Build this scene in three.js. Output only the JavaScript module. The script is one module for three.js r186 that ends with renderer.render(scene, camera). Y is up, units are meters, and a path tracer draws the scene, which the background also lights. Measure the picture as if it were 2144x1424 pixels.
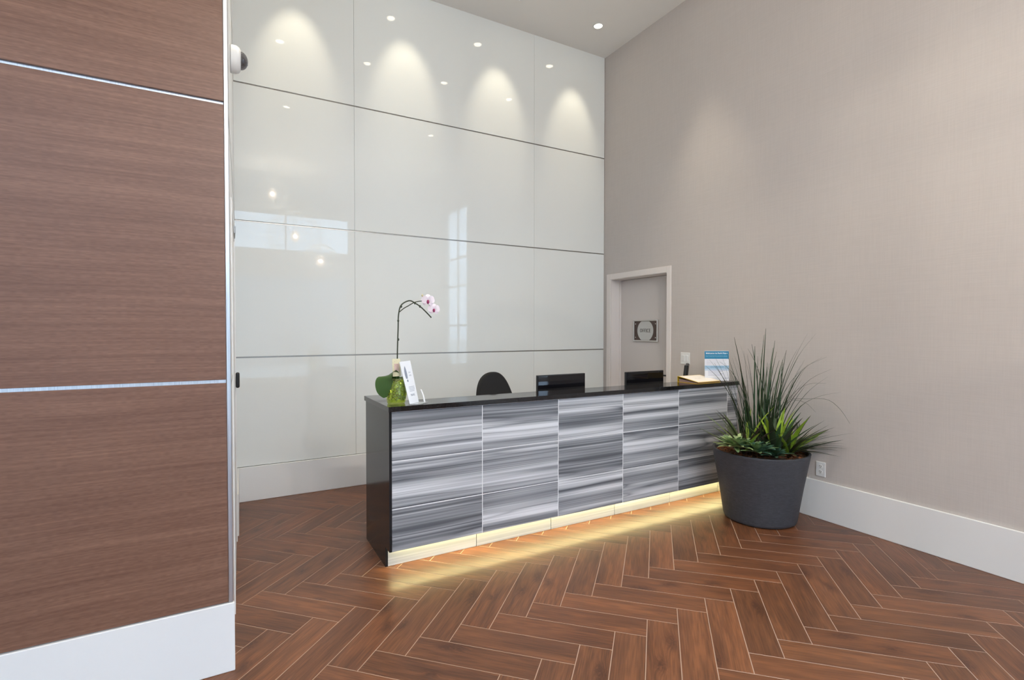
import * as THREE from 'three';
import { mergeGeometries, mergeVertices, toCreasedNormals } from 'three/addons/utils/BufferGeometryUtils.js';
import { FontLoader } from 'three/addons/loaders/FontLoader.js';
import { TextGeometry } from 'three/addons/geometries/TextGeometry.js';
import { RoundedBoxGeometry } from 'three/addons/geometries/RoundedBoxGeometry.js';
import { ConvexGeometry } from 'three/addons/geometries/ConvexGeometry.js';
import { RectAreaLightUniformsLib } from 'three/addons/lights/RectAreaLightUniformsLib.js';

// ------------------------------------------------------------------ camera, sky, exposure
const scene = new THREE.Scene();
const camera = new THREE.PerspectiveCamera(67.569, 2144 / 1424, 0.05, 200);
camera.rotation.order = 'YXZ';
camera.position.set(-4.1072, 1.5, 4.9991);
camera.rotation.set(-0.01931, -0.50885, 0.00049);
scene.background = new THREE.Color().setRGB(3.6, 4.95, 6.6);       // even overcast sky, seen only through the windows
const renderer = new THREE.WebGLRenderer({ antialias: true });
renderer.toneMapping = THREE.LinearToneMapping;
renderer.toneMappingExposure = 1.24;
renderer.shadowMap.enabled = true;
RectAreaLightUniformsLib.init();
const LAMP_COLOR = new THREE.Color().setRGB(1.0, 0.89, 0.69);
const LED_COLOR = new THREE.Color().setRGB(0.94, 0.85, 0.40);
const DOWNLIGHT_POWER = 2.5, PENDANT_POWER = 5.6, LED_POWER = 46;

// ------------------------------------------------------------------ helpers
let seed = 7;
const rnd = () => { seed = (seed * 1664525 + 1013904223) >>> 0; return seed / 4294967296; };
const rr = (a, b) => a + (b - a) * rnd();
const taken = {};
const numbered = (n) => { const k = taken[n] = (taken[n] ?? -1) + 1; return k ? n + '_' + String(k).padStart(3, '0') : n; };
const V = (x, y, z) => new THREE.Vector3(x, y, z);
function mesh(name, geo, mat, parent = scene) {
  const m = new THREE.Mesh(geo, mat); m.name = parent === scene ? numbered(name) : name;
  m.castShadow = m.receiveShadow = true; parent.add(m); return m;
}
function tag(o, label, category, group) { o.userData.label = label; o.userData.category = category; if (group) o.userData.group = group; return o; }
function thing(name, label, category, [x, y, z] = [0, 0, 0], turn = 0, group) {
  const o = new THREE.Group(); o.name = numbered(name); o.position.set(x, y, z); o.rotation.y = turn; scene.add(o); return tag(o, label, category, group);
}
function struct(name, geo, mat, label) { const m = mesh(name, geo, mat); m.userData.kind = 'structure'; if (label) m.userData.label = label; return m; }
function structGroup(name, label) { const g = new THREE.Group(); g.name = name; scene.add(g); g.userData.kind = 'structure'; if (label) g.userData.label = label; return g; }
const moved = (g, x, y, z) => g.translate(x, y, z);
// box between two corners, uv in metres on every face
function bx(x0, y0, z0, x1, y1, z1) { const g = new THREE.BoxGeometry(x1 - x0, y1 - y0, z1 - z0); g.translate((x0 + x1) / 2, (y0 + y1) / 2, (z0 + z1) / 2); return boxUV(g); }
function boxUV(g, ou = 0, ov = 0) {
  const p = g.attributes.position, n = g.attributes.normal, uv = new Float32Array(p.count * 2);
  for (let i = 0; i < p.count; i++) {
    const ax = Math.abs(n.getX(i)), ay = Math.abs(n.getY(i)), az = Math.abs(n.getZ(i));
    let u, v; if (ax >= ay && ax >= az) { u = p.getZ(i); v = p.getY(i); } else if (ay >= az) { u = p.getX(i); v = p.getZ(i); } else { u = p.getX(i); v = p.getY(i); }
    uv[2 * i] = u + ou; uv[2 * i + 1] = v + ov;
  }
  g.setAttribute('uv', new THREE.BufferAttribute(uv, 2)); return g;
}
// box with chamfered edges (44 triangles)
function cbox(x0, y0, z0, x1, y1, z1, c = 0.003) {
  const pts = [];
  for (const [x, sx] of [[x0, 1], [x1, -1]]) for (const [y, sy] of [[y0, 1], [y1, -1]]) for (const [z, sz] of [[z0, 1], [z1, -1]])
    pts.push(V(x, y + sy * c, z + sz * c), V(x + sx * c, y, z + sz * c), V(x + sx * c, y + sy * c, z));
  return boxUV(new ConvexGeometry(pts));
}
function rbox(w, h, d, r, s = 2) { return new RoundedBoxGeometry(w, h, d, s, r); }
function extrude(shape, depth, bevel = 0, seg = 12) {
  return new THREE.ExtrudeGeometry(shape, { depth, bevelEnabled: bevel > 0, bevelSize: bevel, bevelThickness: bevel, bevelSegments: 2, curveSegments: seg });
}
const lathe = (pts, seg = 40) => new THREE.LatheGeometry(pts.map(([r, y]) => new THREE.Vector2(r, y)), seg);
const tube = (pts, r, seg = 24, rs = 8) => new THREE.TubeGeometry(new THREE.CatmullRomCurve3(pts.map((p) => V(...p))), seg, r, rs);
const cyl = (r0, r1, h, seg = 24) => new THREE.CylinderGeometry(r0, r1, h, seg);
function poly(points) { const s = new THREE.Shape(); points.forEach(([x, y], i) => (i ? s.lineTo(x, y) : s.moveTo(x, y))); s.closePath(); return s; }
const merge = (list) => mergeGeometries(list.map((g) => { const h = g.index ? g.toNonIndexed() : g; for (const k of Object.keys(h.attributes)) if (!['position', 'normal', 'uv'].includes(k)) h.deleteAttribute(k); return h; }));

// ------------------------------------------------------------------ procedural textures
function hash2(x, y, s) { let h = Math.imul(x, 374761393) ^ Math.imul(y, 668265263) ^ Math.imul(s, 2147483647 - 5); h = Math.imul(h ^ (h >>> 13), 1274126177); return ((h ^ (h >>> 16)) >>> 0) / 4294967296; }
function vnoise(x, y, px, py, s) {        // value noise that tiles after px, py cells
  const xi = Math.floor(x), yi = Math.floor(y), fx = x - xi, fy = y - yi, sx = fx * fx * (3 - 2 * fx), sy = fy * fy * (3 - 2 * fy);
  const m = (a, n) => ((a % n) + n) % n, x0 = m(xi, px), x1 = m(xi + 1, px), y0 = m(yi, py), y1 = m(yi + 1, py);
  const a = hash2(x0, y0, s), b = hash2(x1, y0, s), c = hash2(x0, y1, s), d = hash2(x1, y1, s);
  return (a + (b - a) * sx) * (1 - sy) + (c + (d - c) * sx) * sy;
}
function tex(w, h, fn, srgb = true) {
  const data = new Uint8Array(w * h * 4);
  for (let y = 0; y < h; y++) for (let x = 0; x < w; x++) { const c = fn(x / w, y / h), i = (y * w + x) * 4; for (let k = 0; k < 3; k++) data[i + k] = Math.max(0, Math.min(255, Math.round(c[k]))); data[i + 3] = 255; }
  const t = new THREE.DataTexture(data, w, h); t.wrapS = t.wrapT = THREE.RepeatWrapping; t.magFilter = THREE.LinearFilter; t.minFilter = THREE.LinearMipmapLinearFilter; t.generateMipmaps = true;
  if (srgb) t.colorSpace = THREE.SRGBColorSpace; t.needsUpdate = true; return t;
}
const scaled = (t, u, v) => { t.repeat.set(1 / u, 1 / v); return t; };   // texture covers u x v metres
const mixc = (a, b, t) => a.map((x, i) => x + (b[i] - x) * t);
const clamp01 = (x) => Math.max(0, Math.min(1, x));
const N = (u, v, fu, fv, s) => vnoise(u * fu, v * fv, fu, fv, s);

// wood-look porcelain: grain along u, knots
const knots = Array.from({ length: 16 }, () => [rnd(), rnd(), rr(0.012, 0.028)]);
const floorTex = scaled(tex(2048, 1024, (u, v) => {
  let kn = 0, bend = 0;
  for (const [ku, kv, kr] of knots) { let du = u - ku; du -= Math.round(du); let dv = (v - kv); dv -= Math.round(dv); const d = Math.hypot(du * 2 / 2.2, dv); const g = Math.exp(-(d * d) / (kr * kr)); kn += g * (0.35 + 0.9 * N(u, v, 260, 220, 4)); bend += g * 0.02; }
  const w = v + bend + 0.012 * (N(u, v, 6, 8, 3) - 0.5);
  const fine = N(u, w, 24, 420, 5) * 0.55 + N(u, w, 40, 190, 6) * 0.45, mid = N(u, w, 7, 46, 7), broad = N(u, v, 5, 9, 8), speck = N(u, v, 500, 500, 9);
  let t = 0.15 + 0.42 * broad + 0.34 * mid + 0.85 * (fine - 0.45) + 0.06 * (speck - 0.5);
  let c = mixc([92, 63, 46], [162, 116, 86], clamp01(t));
  c = mixc(c, [128, 92, 72], clamp01(N(u, v, 9, 14, 12) * 1.5 - 0.75) * 0.6);
  return mixc(c, [66, 40, 30], clamp01(kn) * 0.6);
}), 2.4, 1.2);
// horizontal-grain wood laminate
const panelTex = scaled(tex(1024, 2048, (u, v) => {
  const w = v + 0.002 * (N(u, v, 5, 10, 21) - 0.5);
  const t = 0.32 * N(u, w, 3, 820, 22) + 0.20 * N(u, w, 5, 300, 23) + 0.20 * N(u, w, 3, 60, 24) + 0.30 * N(u, w, 90, 1000, 25);
  return mixc([112, 79, 66], [160, 124, 108], clamp01(t * 1.05));
}), 1.4, 2.4);
// banded grey marble
const marbleTex = scaled(tex(1024, 2048, (u, v) => {
  const w = v + 0.009 * (N(u, v, 2, 4, 31) - 0.5) + 0.0016 * (N(u, v, 7, 16, 32) - 0.5);
  const broad = N(u, w, 1, 58, 33), mid = N(u, w, 2, 128, 34), fine = N(u, w, 3, 420, 35), vein = Math.pow(1 - Math.abs(N(u, w, 2, 62, 36) * 2 - 1), 10), haze = N(u, v, 5, 40, 37);
  let t = 0.14 + 0.56 * broad + 0.40 * mid + 0.24 * (fine - 0.5) + 0.12 * (haze - 0.5);
  t = clamp01((t - 0.20) * 1.4) - 0.40 * vein;
  return mixc([92, 95, 100], [224, 225, 227], clamp01(t));
}), 2.2, 2.4);
const paleTex = scaled(tex(512, 512, (u, v) => { const w = v + 0.006 * (N(u, v, 2, 3, 38) - 0.5), t = 0.5 * N(u, w, 1, 16, 39) + 0.5 * N(u, w, 2, 70, 40); return mixc([176, 177, 178], [228, 228, 226], clamp01(t * 1.2 - 0.05)); }), 1.3, 0.6);
const linenTex = scaled(tex(512, 512, (u, v) => { const t = 0.5 * N(u, v, 8, 256, 41) + 0.5 * N(u, v, 256, 8, 42), s = 246 + 9 * t; return [s, s, s]; }), 0.9, 0.9);
const linenBump = scaled(tex(512, 512, (u, v) => { const t = 255 * (0.5 * N(u, v, 10, 256, 41) + 0.5 * N(u, v, 256, 10, 42)); return [t, t, t]; }, false), 0.9, 0.9);
const brushTex = scaled(tex(256, 512, (u, v) => { const t = 215 + 40 * N(u, v, 200, 3, 51); return [t, t, t]; }), 0.2, 0.6);
const granTex = scaled(tex(512, 512, (u, v) => { const a = N(u, v, 220, 220, 61), b = N(u, v, 90, 90, 62), t = a > 0.86 ? 60 : 20 + 12 * b; return [t, t, t + 2]; }), 0.5, 0.5);
const potTex = scaled(tex(512, 512, (u, v) => { const t = 52 + 12 * N(u, v, 30, 200, 71) + 8 * N(u, v, 200, 256, 72); return [t, t + 1, t + 6]; }), 0.8, 0.8);

// ------------------------------------------------------------------ materials
const std = (o) => new THREE.MeshStandardMaterial(o), phys = (o) => new THREE.MeshPhysicalMaterial(o);
const lin = (r, g, b) => new THREE.Color().setRGB(r, g, b);
const M = {
  wall: std({ color: lin(0.58, 0.53, 0.495), map: linenTex, bumpMap: linenBump, bumpScale: 0.0003, roughness: 0.85 }),
  ceiling: std({ color: lin(0.86, 0.84, 0.80), roughness: 0.95 }),
  plain: std({ color: lin(0.74, 0.72, 0.70), roughness: 0.9 }),
  white: std({ color: lin(0.80, 0.80, 0.79), roughness: 0.45 }),
  glassPanel: phys({ color: lin(0.80, 0.82, 0.79), roughness: 0.015, specularIntensity: 0.8 }),
  reveal: std({ color: lin(0.33, 0.32, 0.30), roughness: 0.35, metalness: 0.9 }),
  alu: std({ color: lin(0.80, 0.81, 0.82), map: brushTex, roughness: 0.32, metalness: 1 }),
  grout: std({ color: lin(0.42, 0.295, 0.225), roughness: 0.9 }),
  tileGrout: std({ color: lin(0.82, 0.82, 0.82), roughness: 0.8 }),
  wood: std({ color: lin(0.77, 0.72, 0.63), map: panelTex, roughness: 0.38 }),
  marble: phys({ map: marbleTex, roughness: 0.22 }),
  paleMarble: phys({ map: paleTex, roughness: 0.25 }),
  granite: phys({ map: granTex, roughness: 0.06 }),
  blackLam: phys({ color: lin(0.012, 0.012, 0.013), roughness: 0.12, specularIntensity: 0.6 }),
  blackPlastic: std({ color: lin(0.012, 0.012, 0.013), roughness: 0.35 }),
  blackGloss: phys({ color: lin(0.006, 0.006, 0.008), roughness: 0.04 }),
  fabric: std({ color: lin(0.010, 0.010, 0.011), roughness: 0.95 }),
  door: std({ color: lin(0.66, 0.61, 0.58), roughness: 0.6 }),
  trim: std({ color: lin(0.78, 0.72, 0.68), roughness: 0.5 }),
  pot: std({ map: potTex, roughness: 0.62 }),
  soil: std({ color: lin(0.10, 0.055, 0.03), roughness: 1 }),
  lens: std({ color: 0xffffff, emissive: LAMP_COLOR, emissiveIntensity: 14, roughness: 0.5 }),
  led: std({ color: 0xffffff, emissive: LED_COLOR, emissiveIntensity: 8, roughness: 0.5 }),
  bulb: std({ color: 0xffffff, emissive: lin(1, 0.72, 0.5), emissiveIntensity: 5, roughness: 0.6 }),
  pane: phys({ color: 0xffffff, transmission: 1, thickness: 0, roughness: 0.0, ior: 1.45 }),
  winFrame: std({ color: lin(0.7, 0.7, 0.7), roughness: 0.5 }),
  acrylic: phys({ color: 0xffffff, transmission: 1, thickness: 0, roughness: 0.02, ior: 1.49 }),
};
// floor boards: a few tones of one print
M.board = [[1, 1, 1], [0.90, 0.90, 0.91], [1.07, 1.04, 1.02], [0.97, 0.93, 0.91]].map(([r, g, b]) => std({ color: lin(0.60 * r, 0.485 * g, 0.385 * b), map: floorTex, roughness: 0.36 }));

// ------------------------------------------------------------------ the room
const H = 4.871, XL = -9, ZF = 9.2;                       // ceiling height, far left wall, street front
const SEAM = [0.305, 1.2615, 2.4486, 3.6338, H];
const doorZ = [0.131, 1.05], doorTop = 2.118;
const RW = [[4.2, 5.46]];
// right wall with the office door and one tall window further forward
{
  const s = poly([[-0.2, -0.2], [ZF, -0.2], [ZF, H + 0.2], [-0.2, H + 0.2]]);
  s.holes.push(new THREE.Path([[doorZ[0], 0], [doorZ[0], doorTop], [doorZ[1], doorTop], [doorZ[1], 0]].map(([a, b]) => new THREE.Vector2(a, b))));
  for (const [a, b] of RW) s.holes.push(new THREE.Path([[a, 0.76], [a, 4.05], [b, 4.05], [b, 0.76]].map(([p, q]) => new THREE.Vector2(p, q))));
  const g = extrude(s, 0.15); g.rotateY(-Math.PI / 2); g.translate(0.15, 0, 0); g.computeVertexNormals();
  struct('wall_right', boxUV(g.toNonIndexed ? (g.index ? g.toNonIndexed() : g) : g), M.wall, 'beige linen-textured wall on the right');
}
function windowUnit(n, axis, at, a0, a1, y0, y1, vs, hs, out, label) {      // axis 'x': wall plane x = at, opening along z
  const g = structGroup('window_' + n, label), t = 0.05, dpt = 0.06;
  const B = (p0, q0, p1, q1, d0, d1) => (axis === 'x' ? cbox(at + d0, q0, p0, at + d1, q1, p1) : cbox(p0, q0, at + d0, p1, q1, at + d1));
  const [d0, d1] = out > 0 ? [0.06, 0.06 + dpt] : [-0.06 - dpt, -0.06], dm = (d0 + d1) / 2;
  for (const [p0, q0, p1, q1] of [[a0, y0, a0 + t, y1], [a1 - t, y0, a1, y1], [a0 + t, y0, a1 - t, y0 + t], [a0 + t, y1 - t, a1 - t, y1]]) mesh('window_frame', B(p0, q0, p1, q1, d0, d1), M.winFrame, g);
  const xs = [a0 + t, ...vs, a1 - t], ys = [y0 + t, ...hs, y1 - t];
  for (const v of vs) mesh('mullion', B(v - 0.02, y0 + t, v + 0.02, y1 - t, d0 + 0.01, d1 - 0.01), M.winFrame, g);
  for (const q of hs) mesh('transom', B(a0 + t, q - 0.02, a1 - t, q + 0.02, d0 + 0.012, d1 - 0.012), M.winFrame, g);
  for (let i = 0; i + 1 < xs.length; i++) for (let j = 0; j + 1 < ys.length; j++) mesh('pane', B(xs[i], ys[j], xs[i + 1], ys[j + 1], dm - 0.002, dm + 0.002).clone(), M.pane, g);
  return g;
}
RW.forEach(([a, b], i) => windowUnit(1 + i, 'x', 0, a, b, 0.76, 4.05, [a + 0.62], [1.6, 2.42, 3.0], 1, ['tall mullioned window in the beige wall, mirrored in the glass panels'][i]));
// back wall clad in back-painted glass
const wallBack = struct('wall_back', bx(-4.4, -0.2, -0.24, 0, H + 0.2, -0.014), M.reveal, 'back wall clad in white glossy glass panels');
{
  const xs = [-4.2, -3.0426, -1.0275, -0.004];
  for (let r = 0; r < 4; r++) for (let c = 0; c < 3; c++) {
    const g = 0.0008, top = r === 3 ? 0 : 0.006, bot = r === 0 ? 0 : 0.006;
    mesh('glass_panel', cbox(xs[c] + (c ? g : 0), SEAM[r] + bot, -0.013, xs[c + 1] - g, SEAM[r + 1] - top, 0, 0.0012), M.glassPanel, wallBack);
  }
  for (const y of SEAM.slice(1, 4)) mesh('reveal_strip', bx(-4.2, y - 0.004, -0.0135, -0.004, y + 0.004, -0.009), M.reveal, wallBack);
}
struct('baseboard_back', cbox(-4.06, 0, 0, -0.02, 0.302, 0.018, 0.003), M.white, 'tall white baseboard under the glass panels');
// left: wood-clad wall beside the camera
const ZW = 2.467, XW = -4.118;
const wallLeft = struct('wall_left', bx(XL, -0.2, 2.12, -4.125, H + 0.2, ZW - 0.014), M.plain, 'wall clad in brown horizontal-grain wood panels');
{
  const xs = [-9, -7.26, -4.82 - 0.001, XW];
  const WS = [0.308, 1.277, 2.478, 3.66, H];
  for (let c = 0; c < 3; c++) for (let r = 0; r < 4; r++) {
    if (c === 2) { /* nearest column carries on unbroken past the frame */ }
    const x0 = c === 2 ? -6.5 : xs[c], x1 = c === 2 ? XW : c === 1 ? -6.503 : -8.003;
    if (c === 0) continue;
    const g = cbox(c === 1 ? XL : x0, WS[r] + (r ? 0.0075 : 0), ZW - 0.0135, x1, WS[r + 1] - (r < 3 ? 0.0075 : 0), ZW, 0.0012); boxUV(g, r * 0.37 + c * 0.2, r * 0.61);
    mesh('wood_panel', g, M.wood, wallLeft);
  }
  for (const y of WS.slice(1, 4)) mesh('reveal_strip', bx(XL, y - 0.0075, ZW - 0.0138, XW, y + 0.0075, ZW - 0.0125), M.alu, wallLeft);
}
struct('baseboard_left', cbox(XL, 0, ZW - 0.012, -4.094, 0.303, ZW + 0.006, 0.003), M.white, 'tall white baseboard under the wood panels');
struct('trim_1', cbox(XW + 0.0005, 0.305, 2.44, -4.098, H, ZW + 0.002, 0.003), M.alu, 'brushed aluminium corner trim on the edge of the wood panels');
// short return wall between the wood corner and the glass, seen edge-on
const retX = (z) => -4.053 - 0.0191 * z;                  // its face runs very slightly off square
{
  const w = struct('wall_return', extrudeY([[retX(0.0), 0], [retX(2.44), 2.44], [-4.4, 2.44], [-4.4, 0]], -0.2, H + 0.2), M.white, 'narrow white return wall seen edge-on beside the wood corner');
  // its own panels carry the same seams as the glass wall
  for (let r = 1; r < 4; r++) mesh('reveal_strip', extrudeY([[retX(0.02) + 0.0015, 0.02], [retX(2.43) + 0.0015, 2.43], [retX(2.43) - 0.01, 2.43], [retX(0.02) - 0.01, 0.02]], SEAM[r] - 0.005, SEAM[r] + 0.005), M.reveal, w);
}
function extrudeY(pts, y0, y1) { const g = extrude(poly(pts.map(([x, z]) => [x, -z])), y1 - y0); g.rotateX(-Math.PI / 2); g.translate(0, y0, 0); return boxUV(g.index ? g.toNonIndexed() : g); }
struct('baseboard_return', extrudeY([[retX(0.02), 0.02], [retX(0.82), 0.82], [retX(0.82) + 0.016, 0.82], [retX(0.02) + 0.016, 0.02]], 0, 0.302), M.white, 'short white baseboard on the edge-on return wall');
// rest of the shell
struct('wall_far_left', bx(XL - 0.2, -0.2, 2.12, XL, H + 0.2, ZF + 0.2), M.plain, 'far left wall behind the viewer');
{
  const s = poly([[XL, -0.2], [0.24, -0.2], [0.24, H + 0.2], [XL, H + 0.2]]);
  for (const [x0, y0, x1, y1] of FRONT()) s.holes.push(new THREE.Path([[x0, y0], [x0, y1], [x1, y1], [x1, y0]].map(([a, b]) => new THREE.Vector2(a, b))));
  const g = extrude(s, 0.2); g.translate(0, 0, ZF);
  struct('wall_front', boxUV(g), M.plain, 'street front wall behind the viewer');
  FRONT().forEach(([x0, y0, x1, y1], i) => windowUnit(2 + i, 'z', ZF, x0, x1, y0, y1, [(x0 + x1) / 2], [], 1, ['storefront window on the far side of the street front', 'storefront window in the middle of the street front', 'high transom window on the far side of the street front', 'high transom window over the middle of the street front'][i]));
}
function FRONT() { return [[-8.4, 0.25, -5.2, 2.9], [-4.4, 0.25, -1.2, 2.9], [-8.4, 3.5, -5.2, 4.5], [-4.4, 3.5, -1.2, 4.5]]; }
struct('ceiling', bx(XL - 0.2, H, -0.24, 0.24, H + 0.2, ZF + 0.2), M.ceiling, 'plain beige-grey ceiling');
struct('baseboard_right', merge([cbox(-0.018, 0, 1.935, 0, 0.305, ZF, 0.003)]), M.white, 'tall white baseboard along the beige wall');
struct('pavement', bx(-60, -0.4, -40, 60, -0.25, 80), std({ color: lin(0.52, 0.52, 0.50), roughness: 0.95 }), 'pale concrete pavement outside');
struct('street_building', bx(-30, -0.25, 22, 3.4, 5.4, 30), std({ color: lin(0.26, 0.28, 0.31), roughness: 0.9 }), 'low building across the street');

// ------------------------------------------------------------------ herringbone floor
{
  const floor = struct('floor', bx(XL, -0.2, -0.2, 0.24, -0.0009, ZF), M.grout, 'floor of wood-look tiles laid in herringbone with pale grout');
  const w = 0.1526, L = 0.6105, gap = 0.0036, th = 0.010, S = Math.SQRT1_2;
  const O = [-2.655, 2.632];
  const toXZ = (a, b) => [O[0] + (a - b) * S, O[1] + (a + b) * S];
  const geoCache = {};
  const plankGeo = (v) => geoCache[v] ??= (() => {
    const g = cbox(-L / 2 + gap / 2, -th, -w / 2 + gap / 2, L / 2 - gap / 2, 0, w / 2 - gap / 2, 0.0008);
    return boxUV(g, (v * 0.731) % 2.4, (v * 0.2717) % 1.2);
  })();
  camera.updateMatrixWorld(true); camera.updateProjectionMatrix();
  const inFrame = (pts) => { let ok = false; for (const [x, z] of pts) { const q = V(x, 0, z).project(camera), c = V(x, 0, z).applyMatrix4(camera.matrixWorldInverse); if (c.z < -0.1 && Math.abs(q.x) < 1.01 && Math.abs(q.y) < 1.01) ok = true; } return ok; };
  // clip a convex polygon to the room
  const clip = (pts) => {
    for (const [nx, nz, d] of [[1, 0, -0.003], [0, -1, -0.003], [-1, 0, 9], [0, 1, ZF]]) {
      const out = [], f = ([x, z]) => nx * x + nz * z - d;
      for (let i = 0; i < pts.length; i++) { const p = pts[i], q = pts[(i + 1) % pts.length], a = f(p), b = f(q); if (a <= 0) out.push(p); if (a * b < 0) { const t = a / (a - b); out.push([p[0] + (q[0] - p[0]) * t, p[1] + (q[1] - p[1]) * t]); } }
      pts = out; if (!pts.length) break;
    }
    return pts;
  };
  const list = [];
  for (let n = -9; n <= 12; n++) for (let k = -46; k <= 24; k++) for (const kind of [0, 1]) {
    const a0 = kind ? (k - 1) * w - n * L : k * w - n * L, b0 = kind ? -k * w + w - L - n * L : -k * w - n * L;
    const [da, db] = kind ? [w, L] : [L, w];
    const e = gap / 2, corners = [[a0 + e, b0 + e], [a0 + da - e, b0 + e], [a0 + da - e, b0 + db - e], [a0 + e, b0 + db - e]].map(([a, b]) => toXZ(a, b));
    const c = toXZ(a0 + da / 2, b0 + db / 2), cl = clip(corners);
    if (cl.length < 3) continue;
    if (corners.every(([x, z]) => x < -4.14 && z < 2.40)) continue;
    const whole = corners.every(([x, z]) => x <= -0.003 && x >= -9 && z >= 0.003 && z <= ZF);
    const v = Math.floor(hash2(n + 50, k + 90, 3 + kind) * 14), tone = Math.floor(hash2(n + 50, k + 90, 17 + kind) * 4);
    const seen = inFrame([...cl, c]) && !cl.every(([x, z]) => (x < -4.09 && z < 2.46)) && !cl.every(([x, z]) => x > -3.1 && z < 1.75 && z > 1.0 - 0.0 && x > -2.6);
    list.push({ kind, c, cl, whole, v, tone, seen, d: Math.hypot(c[0] + 4.1, c[1] - 5) });
  }
  list.sort((p, q) => p.d - q.d);
  let shown = 0; const rest = [];
  for (const p of list) {
    const turn = p.kind ? -3 * Math.PI / 4 : -Math.PI / 4;
    let g, place = false;
    if (p.whole) { g = plankGeo(p.v); place = true; }
    else {
      const ex = [Math.cos(turn), -Math.sin(turn)], ez = [Math.sin(turn), Math.cos(turn)];   // local axes in x, z
      g = extrudeY(p.cl, -th, 0);
      const P = g.attributes.position, uv = g.attributes.uv;
      for (let i = 0; i < P.count; i++) { const x = P.getX(i) - p.c[0], z = P.getZ(i) - p.c[1]; uv.setXY(i, x * ex[0] + z * ex[1] + (p.v * 0.731) % 2.4, x * ez[0] + z * ez[1] + (p.v * 0.2717) % 1.2); }
    }
    if (p.seen && shown < 300) {
      shown++;
      const m = mesh('floor_board', g, M.board[p.tone], floor); if (place) { m.position.set(p.c[0], 0, p.c[1]); m.rotation.y = turn; }
    } else { let q = (g.index ? g.toNonIndexed() : g.clone()); if (place) { q.rotateY(turn); q.translate(p.c[0], 0, p.c[1]); } rest.push(q); }
  }
  const r = mesh('floor_boards_out_of_view', merge(rest), M.board[0], floor); r.userData.kind = 'stuff';
  console.log('floor boards shown', shown, 'rest', rest.length);
}

// ------------------------------------------------------------------ office door in the right wall
{
  const d = structGroup('door_1', 'beige office door recessed in a painted frame');
  mesh('door_leaf', cbox(0.15, 0.006, doorZ[0] + 0.004, 0.193, doorTop - 0.007, doorZ[1] - 0.004, 0.002), M.door, d);
  const t = 0.068, z0 = doorZ[0], z1 = doorZ[1];
  mesh('casing', cbox(-0.014, 0, z0 - t, 0, doorTop + t, z0, 0.003), M.trim, d);
  mesh('casing', cbox(-0.014, 0, z1, 0, doorTop + t, z1 + t - 0.008, 0.003), M.trim, d);
  mesh('casing', cbox(-0.014, doorTop, z0, 0, doorTop + t, z1, 0.003), M.trim, d);
  mesh('jamb', cbox(0, 0, z0, 0.2, doorTop, z0 + 0.004, 0.001), M.trim, d);
  mesh('jamb', cbox(0, 0, z1 - 0.004, 0.2, doorTop, z1, 0.001), M.trim, d);
  mesh('jamb', cbox(0, doorTop - 0.004, z0 + 0.004, 0.2, doorTop, z1 - 0.004, 0.001), M.trim, d);
  mesh('door_stop', cbox(0.128, 0, z0 + 0.004, 0.15, doorTop - 0.004, z0 + 0.016, 0.001), M.trim, d);
  mesh('back_board', merge([bx(0.2, -0.2, z0 - 0.1, 0.24, doorTop + 0.1, z1 + 0.1), bx(0.151, 0, z0 - 0.1, 0.2, doorTop + 0.1, z0 - 0.06), bx(0.151, 0, z1 + 0.06, 0.2, doorTop + 0.1, z1 + 0.1), bx(0.151, doorTop + 0.06, z0 - 0.06, 0.2, doorTop + 0.1, z1 + 0.06)]), M.plain, d);
  const rose = cyl(0.028, 0.028, 0.012); rose.rotateZ(Math.PI / 2); rose.translate(0.144, 1.0, 0.965);
  const hd = mesh('door_handle', rose, M.blackPlastic, d);
  mesh('lever', merge([moved(cyl(0.009, 0.009, 0.05).rotateZ(Math.PI / 2), 0.118, 1.0, 0.965), moved(rbox(0.018, 0.02, 0.12, 0.008), 0.095, 1.0, 0.915)]), M.blackPlastic, hd);
}
const sans = await new FontLoader().loadAsync('fonts/droid/droid_sans_regular.typeface.json');
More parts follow.
